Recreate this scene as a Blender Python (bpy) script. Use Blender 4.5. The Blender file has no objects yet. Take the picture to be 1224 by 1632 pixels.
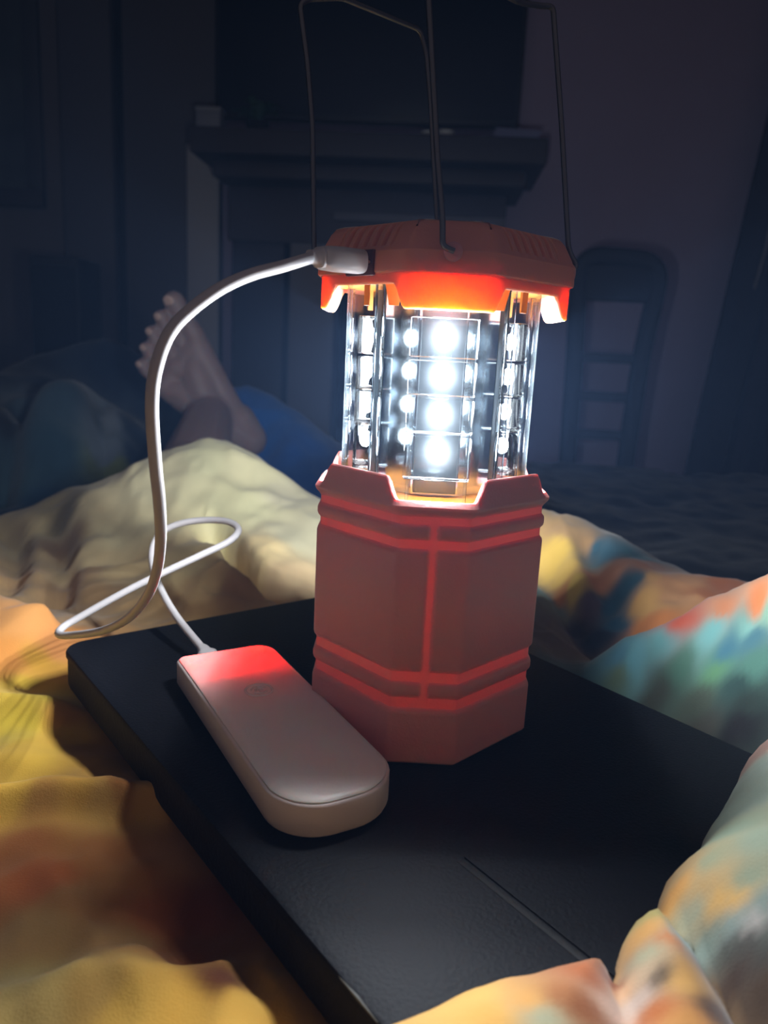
import bpy, bmesh, math, random
import numpy as np
from mathutils import Vector, Matrix
random.seed(4)
PI = math.pi
C = bpy.context.scene.collection
S = bpy.context.scene

# ---------------- camera, world, lights, exposure ----------------
cd = bpy.data.cameras.new('camera'); cam = bpy.data.objects.new('camera', cd); C.objects.link(cam); S.camera = cam
r = Vector((.9962, .0713, .0497)); u = Vector((-.0636, .2072, .9762)); f = Vector((-.0593, .9757, -.2110))
f.normalize(); r = (r-f*r.dot(f)).normalized(); u = r.cross(f)
M4 = Matrix((r, u, -f)).transposed().to_4x4(); M4.translation = Vector((0, -.3221, .1615)); cam.matrix_world = M4
cd.sensor_fit = 'VERTICAL'; cd.sensor_height = 36; cd.lens = 36*1211.9/1632
cd.clip_start = .01; cd.clip_end = 30
cd.dof.use_dof = True; cd.dof.focus_distance = .30; cd.dof.aperture_fstop = 13.0

w = bpy.data.worlds.new('night'); S.world = w; w.use_nodes = True
bgn = w.node_tree.nodes['Background']; bgn.inputs[0].default_value = (1.0, .82, .86, 1); bgn.inputs[1].default_value = .085
LED_STRENGTH = 65      # the glowing chip itself
LED_BEAM = .35         # what each lensed chip throws outwards (W)
BODY_LEAK = .055
INDICATOR = .09
GLOW_HAZE = .025
S.view_settings.view_transform = 'Standard'; S.view_settings.look = 'None'
S.view_settings.exposure = 0; S.view_settings.gamma = 1; S.view_settings.use_curve_mapping = False

# ---------------- materials ----------------
def hx(h):
    o = []
    for i in (0, 2, 4):
        c = int(h[i:i+2], 16)/255; o.append(c/12.92 if c < .04045 else ((c+.055)/1.055)**2.4)
    return (*o, 1)
def mat(name, col, rough=.6, metal=0, bump=0, bscale=200, var=0, spec=.5, **kw):
    m = bpy.data.materials.new(name); m.use_nodes = True; nt = m.node_tree; b = nt.nodes['Principled BSDF']
    if isinstance(col, str): col = hx(col)
    b.inputs['Base Color'].default_value = col; b.inputs['Roughness'].default_value = rough
    b.inputs['Metallic'].default_value = metal; b.inputs['Specular IOR Level'].default_value = spec
    for k, v in kw.items(): b.inputs[k.replace('_', ' ')].default_value = v
    tc = nt.nodes.new('ShaderNodeTexCoord')
    if bump:
        n = nt.nodes.new('ShaderNodeTexNoise'); n.inputs['Scale'].default_value = bscale; n.inputs['Detail'].default_value = 4
        nt.links.new(tc.outputs['Object'], n.inputs['Vector'])
        bp = nt.nodes.new('ShaderNodeBump'); bp.inputs['Strength'].default_value = bump; bp.inputs['Distance'].default_value = .001
        nt.links.new(n.outputs['Fac'], bp.inputs['Height']); nt.links.new(bp.outputs[0], b.inputs['Normal'])
    if var:
        n = nt.nodes.new('ShaderNodeTexNoise'); n.inputs['Scale'].default_value = 6; n.inputs['Detail'].default_value = 5
        nt.links.new(tc.outputs['Object'], n.inputs['Vector'])
        mx = nt.nodes.new('ShaderNodeMix'); mx.data_type = 'RGBA'
        mx.inputs['A'].default_value = tuple(c*(1-var) for c in col[:3])+(1,); mx.inputs['B'].default_value = tuple(min(1, c*(1+var)) for c in col[:3])+(1,)
        nt.links.new(n.outputs['Fac'], mx.inputs['Factor']); nt.links.new(mx.outputs['Result'], b.inputs['Base Color'])
    return m
def plastic_sss(name, col, scale, radius, rough=.45):
    m = mat(name, col, rough, bump=.15, bscale=900)
    b = m.node_tree.nodes['Principled BSDF']
    b.inputs['Subsurface Weight'].default_value = 1; b.inputs['Subsurface Scale'].default_value = scale
    b.inputs['Subsurface Radius'].default_value = radius
    return m
def clear(name, haze=.05, tint=(.93, .97, 1), gloss=1.0, rough=.03):
    m = bpy.data.materials.new(name); m.use_nodes = True; nt = m.node_tree; nt.nodes.clear()
    out = nt.nodes.new('ShaderNodeOutputMaterial'); tr = nt.nodes.new('ShaderNodeBsdfTransparent'); tr.inputs[0].default_value = (*tint, 1)
    gl = nt.nodes.new('ShaderNodeBsdfGlossy'); gl.inputs['Roughness'].default_value = rough
    fr = nt.nodes.new('ShaderNodeFresnel'); fr.inputs[0].default_value = 1.46
    mu = nt.nodes.new('ShaderNodeMath'); mu.operation = 'MULTIPLY'; mu.inputs[1].default_value = gloss; mu.use_clamp = True
    nt.links.new(fr.outputs[0], mu.inputs[0])
    a = nt.nodes.new('ShaderNodeMixShader'); nt.links.new(mu.outputs[0], a.inputs[0]); nt.links.new(tr.outputs[0], a.inputs[1]); nt.links.new(gl.outputs[0], a.inputs[2])
    tl = nt.nodes.new('ShaderNodeBsdfTranslucent'); tl.inputs[0].default_value = (.8, .92, 1, 1)
    b = nt.nodes.new('ShaderNodeMixShader'); b.inputs[0].default_value = haze
    nt.links.new(a.outputs[0], b.inputs[1]); nt.links.new(tl.outputs[0], b.inputs[2]); nt.links.new(b.outputs[0], out.inputs[0])
    return m
def emit(name, col, s):
    m = bpy.data.materials.new(name); m.use_nodes = True; b = m.node_tree.nodes['Principled BSDF']
    b.inputs['Base Color'].default_value = (0, 0, 0, 1); b.inputs['Emission Color'].default_value = (*col, 1); b.inputs['Emission Strength'].default_value = s
    return m

ORANGE = plastic_sss('orange_plastic', (.62, .28, .27, 1), .0024, (1, .36, .28))  # orange plastic tinted pinkish, the haze veil put into its colour
ORANGE_CAP = plastic_sss('orange_plastic_cap', (.72, .29, .21, 1), .0044, (1, .80, .3))
ORANGE_IN = mat('orange_plastic_inside', (.80, .28, .03, 1), .4)
CLEAR = clear('clear_plastic', .0016)
CLEAR_RIB = clear('clear_plastic_rib', .010)
CELL = clear('clear_lens', .0008, gloss=1.3, tint=(.97, .99, 1))
MIRROR = mat('chrome_plating', (.55, .62, .68, 1), .12, 1)
BOARD = mat('strip_reflector', (.10, .12, .14, 1), .3, .7)
LED = emit('led_light', (.93, .97, 1.0), LED_STRENGTH)
WIRE = mat('steel_wire', (.17, .17, .18, 1), .35, 1)
WHITE = mat('white_cable_jacket', (.58, .54, .54, 1), .45)
SHELL = mat('white_plastic', (.62, .52, .49, 1), .5, bump=.1, bscale=1500)
METAL = mat('plug_metal', (.6, .6, .6, 1), .25, 1)
BLACK = mat('black_board', (.0055, .006, .0085, 1), .6, bump=.25, bscale=700, var=.3, spec=.10)
BLACK_SIDE = mat('black_board_side', (.006, .006, .007, 1), .7, bump=.3, bscale=500, spec=.2)
SCUFF = mat('pale_scuff', (.10, .10, .09, 1), .6)
SKIN = plastic_sss('skin', (.30, .215, .21, 1), .004, (1, .35, .2), .55)
NAIL = mat('nail', (.55, .38, .32, 1), .35)
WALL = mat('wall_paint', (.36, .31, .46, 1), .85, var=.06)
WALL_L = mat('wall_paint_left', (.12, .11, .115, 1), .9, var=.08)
DOORM = mat('door_paint', (.10, .10, .12, 1), .7)
GAP = mat('dark_gap', (.008, .008, .012, 1), .9)
TRIM = mat('pale_trim', (.45, .46, .50, 1), .6)
DARKW = mat('dark_wood', (.05, .045, .055, 1), .6, var=.2)
PLANT = mat('dark_green_leaf', (.04, .10, .07, 1), .6)
SCREEN = mat('screen_glass', (.010, .011, .018, 1), .35, spec=.3)
CURTAIN = mat('curtain_cloth', (.035, .022, .02, 1), .9, var=.3)
CHAIRM = mat('chair_dark', (.028, .034, .055, 1), .8)
FLOORM = mat('floor_carpet', (.03, .028, .03, 1), .95)

# ---------------- helpers ----------------
def link(name, me, m=None, parent=None, smooth=True, angle=35):
    o = bpy.data.objects.new(name, me); C.objects.link(o)
    if m: me.materials.append(m)
    if smooth:
        me.shade_smooth(); me.set_sharp_from_angle(angle=math.radians(angle))
    if parent: o.parent = parent
    return o
def pyd(name, v, fcs, m=None, parent=None, smooth=True, angle=35):
    me = bpy.data.meshes.new(name); me.from_pydata([tuple(map(float, a)) for a in v], [], fcs); me.update()
    bm = bmesh.new(); bm.from_mesh(me); bmesh.ops.recalc_face_normals(bm, faces=bm.faces); bm.to_mesh(me); bm.free()
    return link(name, me, m, parent, smooth, angle)
def bmo(name, bm, m=None, parent=None, smooth=True, angle=35):
    bmesh.ops.recalc_face_normals(bm, faces=bm.faces)
    me = bpy.data.meshes.new(name); bm.to_mesh(me); bm.free()
    return link(name, me, m, parent, smooth, angle)
def thing(name, label, cat, loc=(0, 0, 0), rotz=0, group=None):
    o = bpy.data.objects.new(name, None); C.objects.link(o); o.empty_display_size = .02
    o.location = loc; o.rotation_euler = (0, 0, rotz); o['label'] = label; o['category'] = cat
    if group: o['group'] = group
    return o
def tag(o, label, cat, group=None):
    o['label'] = label; o['category'] = cat
    if group: o['group'] = group
    return o
def struct(o): o['kind'] = 'structure'; return o
def box(bm, x0, x1, y0, y1, z0, z1, bev=0, rot=None, seg=2):
    g = bmesh.ops.create_cube(bm, size=1); vs = g['verts']
    for v in vs: v.co = Vector((x0+(v.co.x+.5)*(x1-x0), y0+(v.co.y+.5)*(y1-y0), z0+(v.co.z+.5)*(z1-z0)))
    if rot is not None:
        for v in vs: v.co = rot @ v.co
    if bev:
        es = list({e for v in vs for e in v.link_edges}); bmesh.ops.bevel(bm, geom=es, offset=bev, segments=seg, profile=.5, affect='EDGES')
def boxo(name, b, m, parent=None, bev=.003, rot=None):
    bm = bmesh.new(); box(bm, *b, bev=bev, rot=rot); return bmo(name, bm, m, parent)
def catmull(P, n=8):
    P = [Vector(p) for p in P]; Q = [P[0]*2-P[1]]+P+[P[-1]*2-P[-2]]; out = []
    for i in range(1, len(Q)-2):
        a, b, c, d = Q[i-1:i+3]
        for k in range(n):
            t = k/n; out.append(.5*((2*b)+(c-a)*t+(2*a-5*b+4*c-d)*t*t+(3*b-a-3*c+d)*t**3))
    out.append(P[-1]); return out
def sweep(path, rad, n=12):
    path = [Vector(p) for p in path]; V = []; F = []
    T = (path[1]-path[0]).normalized(); N = T.orthogonal().normalized()
    for i, p in enumerate(path):
        t = ((path[min(i+1, len(path)-1)])-(path[max(i-1, 0)])).normalized()
        N = (N-t*N.dot(t)).normalized(); B = t.cross(N); R = rad[i] if hasattr(rad, '__len__') else rad
        for k in range(n):
            a = 2*PI*k/n; V.append(p+(N*math.cos(a)+B*math.sin(a))*R)
    for i in range(len(path)-1):
        for k in range(n):
            a = i*n+k; b = i*n+(k+1) % n; F.append((a, b, b+n, a+n))
    F.append(tuple(range(n))[::-1]); F.append(tuple(range((len(path)-1)*n, len(path)*n)))
    return V, F
def tube(name, path, rad, m, parent=None, n=12):
    V, F = sweep(path, rad, n); return pyd(name, V, F, m, parent, angle=60)
def rounded_wire(pts, r=.004, n=5):      # polyline with filleted corners
    pts = [Vector(p) for p in pts]; out = [pts[0]]
    for i in range(1, len(pts)-1):
        a, b, c = pts[i-1:i+2]; d1 = (a-b); d2 = (c-b); k = min(r, d1.length*.45, d2.length*.45)
        p = b+d1.normalized()*k; q = b+d2.normalized()*k
        for j in range(n+1):
            t = j/n; out.append(p*(1-t)**2+b*2*t*(1-t)+q*t*t)
    out.append(pts[-1]); return out

# ---------------- the setting ----------------
YB = 2.7
struct(boxo('wall_back', (-2.4, 2.2, YB, YB+.1, -.65, 2.0), WALL, bev=0))
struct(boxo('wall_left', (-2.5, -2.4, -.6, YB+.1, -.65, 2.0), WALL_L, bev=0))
struct(boxo('wall_right', (2.2, 2.3, -.6, YB+.1, -.65, 2.0), WALL, bev=0))
struct(boxo('floor', (-2.5, 2.3, -2.6, YB+.1, -.75, -.65), FLOORM, bev=0))
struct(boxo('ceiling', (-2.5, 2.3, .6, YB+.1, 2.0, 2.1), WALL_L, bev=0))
# left end of the back wall: darker panelled run with door leaves
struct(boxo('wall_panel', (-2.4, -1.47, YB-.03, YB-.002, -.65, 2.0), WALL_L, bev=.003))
d = struct(boxo('door_1', (-1.455, -1.262, YB-.05, YB-.004, -.65, 1.95), DOORM, bev=.004))
g = struct(boxo('dark_gap_strip', (-1.258, -1.222, YB-.02, YB-.003, -.65, 1.95), GAP, bev=.002))  # near-black strip painted in for the dark gap between the door leaves
d2 = struct(boxo('door_2', (-1.218, -.855, YB-.05, YB-.004, -.65, 1.95), DOORM, bev=.004))
struct(boxo('trim_2', (-.978, -.855, YB-.06, YB-.004, -.65, .86), TRIM, bev=.006))
struct(boxo('baseboard_back', (.3, 1.1, YB-.02, YB-.001, -.65, -.52), DARKW, bev=.003))
# ---------------- background things ----------------
# television above the mantel
tv = thing('television', 'large black flat television on the back wall above the dark mantel', 'television', (-.30, YB-.07, .95))
boxo('bezel', (-.57, .53, 0, .05, 0, .66), mat('tv_frame', (.012, .012, .016, 1), .5), tv, bev=.006)
boxo('screen', (-.555, .515, -.004, .003, .018, .645), SCREEN, tv, bev=.002)
boxo('wall_mount', (-.12, .12, .04, .066, .2, .45), BLACK, tv, bev=.003)
# mantelpiece / console below
mt = thing('mantelpiece', 'dark mantelpiece with overhanging top shelf below the television', 'mantelpiece', (-.30, 0, -.65))
boxo('mantel_shelf', (-.55, .60, 2.28, YB-.002, 1.40, 1.48), DARKW, mt, bev=.008)
boxo('cornice', (-.50, .55, 2.36, YB-.002, 1.345, 1.40), DARKW, mt, bev=.010)
boxo('frieze', (-.48, .50, 2.50, YB-.002, 1.16, 1.345), mat('mantel_frieze', (.07, .065, .085, 1), .6), mt, bev=.004)
boxo('moulding', (-.10, .50, 2.485, 2.499, 1.24, 1.27), mat('mantel_moulding', (.16, .16, .2, 1), .6), mt, bev=.004)
boxo('pilaster', (-.47, -.28, 2.52, YB-.002, 0, 1.16), mat('mantel_side', (.045, .045, .065, 1), .6), mt, bev=.004)
boxo('pilaster', (-.255, -.09, 2.50, YB-.002, 0, 1.16), mat('mantel_post', (.20, .20, .23, 1), .6), mt, bev=.004)
boxo('pilaster', (.36, .50, 2.50, YB-.002, 0, 1.16), DARKW, mt, bev=.004)
boxo('firebox_back', (-.09, .36, 2.66, 2.69, 0, 1.16), GAP, mt, bev=0)
# things on the mantel
pl = thing('potted_plant', 'small dark green leafy plant at the left of the mantel', 'plant', (-.66, 2.42, .83))
bm = bmesh.new(); bmesh.ops.create_cone(bm, cap_ends=True, segments=20, radius1=.032, radius2=.042, depth=.05, matrix=Matrix.Translation((0, 0, .025))); bmo('pot', bm, GAP, pl)
for k in range(16):
    a = k*2.4; L = .06+.03*random.random(); up = .03+.045*random.random()
    p0 = Vector((0, 0, .05)); p1 = Vector((math.cos(a)*L*.5, math.sin(a)*L*.5, .05+up)); p2 = Vector((math.cos(a)*L, math.sin(a)*L, .05+up*.7))
    sd = Vector((-math.sin(a), math.cos(a), 0))*.014; nz = Vector((0, 0, .0015))
    V = []
    for p, s in ((p0, .3), (p1, 1), (p2, .15)):
        V += [p-sd*s+nz, p+nz*2.5, p+sd*s+nz, p-nz]
    F = []
    for i in (0, 4):
        for j in range(4): F.append((i+j, i+(j+1) % 4, i+4+(j+1) % 4, i+4+j))
    F += [(0, 1, 2, 3), (8, 9, 10, 11)]
    pyd('leaf', V, F, PLANT, pl)
def lathe(name, prof, m, parent=None, n=28, loc=(0, 0, 0)):
    V = []; F = []
    for (r_, z_) in prof:
        for k in range(n): V.append((loc[0]+r_*math.cos(2*PI*k/n), loc[1]+r_*math.sin(2*PI*k/n), loc[2]+z_))
    for i in range(len(prof)-1):
        for k in range(n): a = i*n+k; b = i*n+(k+1) % n; F.append((a, b, b+n, a+n))
    F += [tuple(range(n))[::-1], tuple(range((len(prof)-1)*n, len(prof)*n))]
    return pyd(name, V, F, m, parent)
PALE = mat('pale_ornament', (.55, .6, .62, 1), .4)
o = lathe('candle_cup', [(.012, 0), (.018, .004), (.021, .02), (.022, .034), (.018, .034), (.016, .012)], PALE, loc=(0, 0, 0)); o.location = (-.085, 2.4, .8302)
tag(o, 'left of two tiny pale cups on the mantel behind the lantern handle', 'cup', 'tiny cups on the mantel')
o = lathe('candle_cup', [(.014, 0), (.020, .004), (.026, .02), (.027, .038), (.022, .038), (.018, .012)], PALE); o.location = (-.025, 2.4, .8302)
tag(o, 'right of two tiny pale cups on the mantel, slightly bigger', 'cup', 'tiny cups on the mantel')
bk = thing('stacked_papers', 'bluish stack of papers at the right end of the mantel', 'papers', (.20, 2.36, .8302))
for k in range(5):
    boxo('sheet', (-.075+.004*random.random(), .075, -.05, .05, k*.006, k*.006+.005), mat('paper_blue', (.22, .24, .42, 1), .7), bk, bev=.001, rot=Matrix.Rotation(.06*(k-2), 4, 'Z'))
bx = thing('small_box', 'small pale box at the left end of the mantel beside the plant', 'box', (-.80, 2.35, .8302))
boxo('box_body', (-.04, .04, -.03, .03, 0, .055), mat('pale_box', (.20, .22, .28, 1), .6), bx, bev=.003)
boxo('lid', (-.042, .042, -.032, .032, .055, .068), mat('pale_box_lid', (.26, .28, .33, 1), .6), bx, bev=.002)
# framed picture on the left
pf = thing('picture_frame', 'dark framed picture hanging on the left wall panel', 'picture', (-1.80, YB-.034, .62))
fm = mat('frame_wood', (.02, .016, .016, 1), .5)
boxo('frame_side', (.21, .27, -.025, 0, 0, .95), mat('frame_side_wood', (.05, .05, .05, 1), .6), pf, bev=.004)
boxo('frame_side', (-.50, -.44, -.025, 0, 0, .95), fm, pf, bev=.004)
boxo('frame_bottom', (-.50, .27, -.028, 0, -.005, .062), fm, pf, bev=.004)
boxo('frame_top', (-.50, .27, -.028, 0, .95, 1.01), fm, pf, bev=.004)
boxo('picture', (-.44, .21, -.012, -.002, .06, .95), mat('picture_print', (.055, .065, .06, 1), .6, var=.7), pf, bev=0)
# black tower left
sp = thing('speaker', 'black boxy tower speaker standing beyond the bed at the left', 'speaker', (-1.17, 2.05, -.65), rotz=.1)
SPK = mat('speaker_black', (.008, .009, .014, 1), .7)
boxo('cabinet', (-.075, .075, -.08, .12, 0, 1.03), SPK, sp, bev=.01)
boxo('grille', (-.065, .065, -.09, -.08, .30, 1.00), mat('grille_cloth', (.006, .007, .01, 1), .95, bump=.5, bscale=900), sp, bev=.003)
# chair beyond the right
ch = thing('side_chair', 'dark round topped chair beyond the bed, right of the lantern', 'chair', (.49, 1.95, -.65), rotz=0)
path = rounded_wire([(.075, 0, .42), (.085, .0, .80), (.115, .0, 1.085), (-.115, .0, 1.095), (-.10, .0, .80), (-.09, 0, .42)], r=.07, n=7)
V, F = sweep(path, .026, 12); pyd('back_frame', V, F, CHAIRM, ch, angle=60)
for z in (.58, .69, .80): boxo('back_slat', (-.10, .085, -.009, .009, z, z+.028), CHAIRM, ch, bev=.004)
boxo('head_pad', (-.10, .10, -.016, .016, .97, 1.07), CHAIRM, ch, bev=.012)
boxo('seat', (-.2, .2, -.03, .36, .40, .45), CHAIRM, ch, bev=.015)
for x in (-.17, .17):
    for y in (.32, 0): tube('leg', [(x, y, .41), (x*1.08, y, 0)], [.018, .013], CHAIRM, ch)
# curtain
def curtain():
    V = []; F = []; nx = 60; nz = 30
    for side in (0, 1):
        for j in range(nz+1):
            t = j/nz; z = -.64+t*2.60
            x0 = .925+ (z+.24)*.098
            for i in range(nx+1):
                s = i/nx; x = x0+s*(1.75-x0)
                y = 2.50+.035*math.sin(s*34+.6*math.sin(t*3))+.012*math.sin(s*77+t*2)
                V.append((x, y+(.006 if side else 0), z))
    n = (nx+1)*(nz+1)
    for j in range(nz):
        for i in range(nx):
            a = j*(nx+1)+i; F.append((a, a+1, a+nx+2, a+nx+1)); F.append((n+a, n+a+nx+1, n+a+nx+2, n+a+1))
    for j in range(nz):
        a = j*(nx+1); F.append((a, a+nx+1, n+a+nx+1, n+a)); a += nx; F.append((a, n+a, n+a+nx+1, a+nx+1))
    return V, F
V, F = curtain(); cu = thing('curtain', 'dark brown floor length curtain hanging at the far right', 'curtain', (0, 0, 0))
pyd('cloth', V, F, CURTAIN, cu, angle=80)
tube('curtain_rod', [(.85, 2.5, 1.965), (1.95, 2.5, 1.965)], .012, METAL, cu)
# added pale strand that paints the shine on a curtain fold
tube('fold_shine', [(1.075, 2.44, .70), (1.068, 2.44, .55), (1.05, 2.44, .42)], .004, mat('fold_shine_pale', (.25, .22, .2, 1), .6), cu)

# ---------------- bed, blanket ----------------
bd = thing('bed', 'wide bed under the bedding, mattress covered in navy sheet', 'bed', (0, .55, -.65))
boxo('mattress', (-1.0, 1.1, -2.0, .98, .22, .46), mat('navy_sheet', (.015, .03, .07, 1), .9), bd, bev=.03)
boxo('base', (-.98, 1.08, -1.98, .96, .08, .22), DARKW, bd, bev=.01)
for x in (-.9, 1.0):
    for y in (-1.9, .88): boxo('leg', (x-.03, x+.03, y-.03, y+.03, 0, .08), DARKW, bd, bev=.004)

# ---------- cloth height fields (world metres; tray top is z = 0) ----------
def vnoise(x, y, seed=0):
    x = np.asarray(x, float); y = np.asarray(y, float)
    xi = np.floor(x); yi = np.floor(y); fx = x-xi; fy = y-yi
    fx = fx*fx*(3-2*fx); fy = fy*fy*(3-2*fy)
    def h(a, b):
        v = np.sin(a*127.1+b*311.7+seed*74.7)*43758.5453
        return v-np.floor(v)
    return ((h(xi, yi)*(1-fx)+h(xi+1, yi)*fx)*(1-fy)+(h(xi, yi+1)*(1-fx)+h(xi+1, yi+1)*fx)*fy)*2-1

def fbm(x, y, seed=0, n=4):
    s = 0; a = 1; t = 0
    for k in range(n):
        s = s+a*vnoise(x*2**k, y*2**k, seed+k); t += a; a *= .5
    return s/t

def tps_fit(P, lam=1e-5):
    P = np.array(P, float); X = P[:, :2]; n = len(X)
    d2 = ((X[:, None]-X[None])**2).sum(-1); K = .5*d2*np.log(d2+1e-12)
    A = np.zeros((n+3, n+3)); A[:n, :n] = K+lam*np.eye(n); A[:n, n] = 1; A[:n, n+1:] = X
    A[n, :n] = 1; A[n+1:, :n] = X.T
    return X, np.linalg.solve(A, np.r_[P[:, 2], 0, 0, 0])

def tps_eval(F, x, y):
    X, c = F; n = len(X); s = c[n]+c[n+1]*x+c[n+2]*y
    for k in range(n):
        d2 = (x-X[k, 0])**2+(y-X[k, 1])**2; s = s+c[k]*.5*d2*np.log(d2+1e-12)
    return s

DUVET_PTS = [
 # crest of the knee hump on the left and what falls away behind it
 (-.60,.38,-.09),(-.50,.39,-.065),(-.4328,.40,-.0304),(-.3762,.42,-.0033),(-.3178,.44,.0232),(-.2375,.46,.0504),(-.1881,.45,.0461),
 (-.1422,.42,.0243),(-.1068,.38,.0092),(-.06,.38,.012),(0,.37,.015),(.086,.34,.0232),(.0996,.32,.0251),(.1252,.30,.0249),
 (.1571,.27,.0188),(.1786,.24,.011),(.1999,.22,.0089),(.2375,.20,.010),(.30,.17,.012),(.42,.12,.012),
 (-.60,.55,-.14),(-.43,.55,-.12),(-.30,.58,-.10),(-.20,.58,-.10),(-.10,.52,-.11),(0,.50,-.11),(.13,.45,-.11),(.22,.38,-.11),(.30,.30,-.10),(.45,.25,-.1),
 # left middle
 (-.55,.22,-.06),(-.45,.25,-.05),(-.327,.22,-.032),(-.306,.30,-.024),(-.244,.33,-.004),(-.156,.15,-.028),(-.178,.30,.002),(-.103,.20,-.024),
 (-.131,.22,-.014),(-.104,.28,-.004),(-.40,.12,-.04),(-.29,.16,-.034),(-.24,.17,-.034),(-.20,.22,-.02),
 # lower left, beside the tray
 (-.268,.10,-.016),(-.2385,.085,-.022),(-.207,.07,-.026),(-.2256,.045,-.030),(-.19,-.015,-.030),(-.154,-.078,-.026),(-.128,-.122,-.028),
 (-.111,-.151,-.028),(-.147,.022,-.034),(-.1245,-.031,-.034),(-.10,-.055,-.032),(-.084,-.07,-.034),(-.059,-.113,-.034),(-.04,-.14,-.03),(-.03,-.18,-.026),
 (-.3,0,-.03),(-.3,-.1,-.03),(-.25,-.2,-.03),(-.1,-.22,-.026),
 # under the tray
 (-.08,.06,-.036),(-.05,.1,-.036),(0,.0,-.036),(0,.1,-.036),(.05,.05,-.036),(.05,-.05,-.036),(.1,-.05,-.036),(0,-.1,-.036),(-.02,.16,-.034),(.03,.14,-.034),(.04,-.15,-.036),
 # right middle: teal ridge and its slope to the tray
 (.12,.09,-.006),(.136,.09,.002),(.158,.085,.019),(.183,.075,.040),(.22,.06,.055),(.10,.07,-.030),(.125,.035,-.031),(.15,.01,-.034),
 (.17,-.02,-.03),(.08,.12,-.028),(.07,.18,-.022),(.08,.25,-.004),(.12,.2,-.012),(.16,.16,-.008),(.2,.14,.0),(.13,.14,-.026),(.25,.0,.0),(.3,-.1,.0),(.2,-.15,.0),(.05,.3,.0),(0,.26,-.01),(-.04,.24,-.02),
]
DF = tps_fit(DUVET_PTS)

def seg_d(x, y, a, b):
    ax, ay = a; bx, by = b; dx, dy = bx-ax, by-ay; L = dx*dx+dy*dy
    t = np.clip(((x-ax)*dx+(y-ay)*dy)/L, 0, 1)
    cx = ax+t*dx; cy = ay+t*dy
    d = np.hypot(x-cx, y-cy); s = np.sign(dx*(y-ay)-dy*(x-ax))
    return d, s, t

def poly_d(x, y, P):      # signed distance, positive inside
    n = len(P); d = np.full(np.shape(x), 9.); ins = np.zeros(np.shape(x), bool)
    for i in range(n):
        a = P[i]; b = P[(i+1) % n]
        d = np.minimum(d, seg_d(x, y, a, b)[0])
        c = ((a[1] > y) != (b[1] > y)) & (x < (b[0]-a[0])*(y-a[1])/(b[1]-a[1]+1e-12)+a[0])
        ins ^= c
    return np.where(ins, d, -d)

# folds: polyline, amplitude, half width on the left side of travel, half width on the right side
FOLDS = [
 ([(-.195,.325),(-.165,.285),(-.135,.235),(-.10,.205)], -.065, .0055, .012),
 ([(-.175,.275),(-.15,.23),(-.115,.195)], .012, .014, .012),
 ([(-.42,.37),(-.375,.33),(-.33,.25),(-.31,.19)], -.017, .010, .016),
 ([(-.36,.37),(-.32,.31),(-.28,.23),(-.265,.18)], -.016, .009, .016),
 ([(-.30,.38),(-.27,.32),(-.24,.25)], -.004, .012, .02),
 ([(-.35,.15),(-.30,.135),(-.268,.122),(-.2385,.108),(-.207,.088)], .013, .006, .03),
 ([(-.20,-.085),(-.165,-.070),(-.135,-.058),(-.10,-.052),(-.088,-.058)], .013, .016, .006),
 ([(-.25,.03),(-.20,.02),(-.17,.012)], .006, .016, .008),
 ([(-.2,-.02),(-.165,-.03),(-.13,-.035)], .005, .018, .010),
 ([(-.15,-.1),(-.12,-.12),(-.10,-.155)], .004, .02, .008),
 ([(-.088,-.125),(-.065,-.138),(-.045,-.130)], .008, .007, .016),
 ([(-.13,-.165),(-.09,-.150),(-.06,-.146),(-.03,-.152)], .010, .010, .03),
 ([(.085,.27),(.105,.20),(.125,.13)], -.016, .014, .012),
 ([(.12,.285),(.13,.22),(.14,.17),(.128,.12)], -.014, .012, .02),
 ([(.105,.29),(.115,.235),(.12,.19)], .010, .010, .012),
 ([(.15,.25),(.155,.19),(.16,.14)], .006, .016, .02),
 ([(.10,.112),(.12,.100),(.136,.0985),(.158,.092),(.183,.082),(.22,.07)], .012, .005, .024),
 ([(.165,.072),(.18,.058),(.2,.035)], -.008, .008, .012),
 ([(.06,.17),(.075,.12),(.08,.09)], .006, .012, .012),
]
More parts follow.
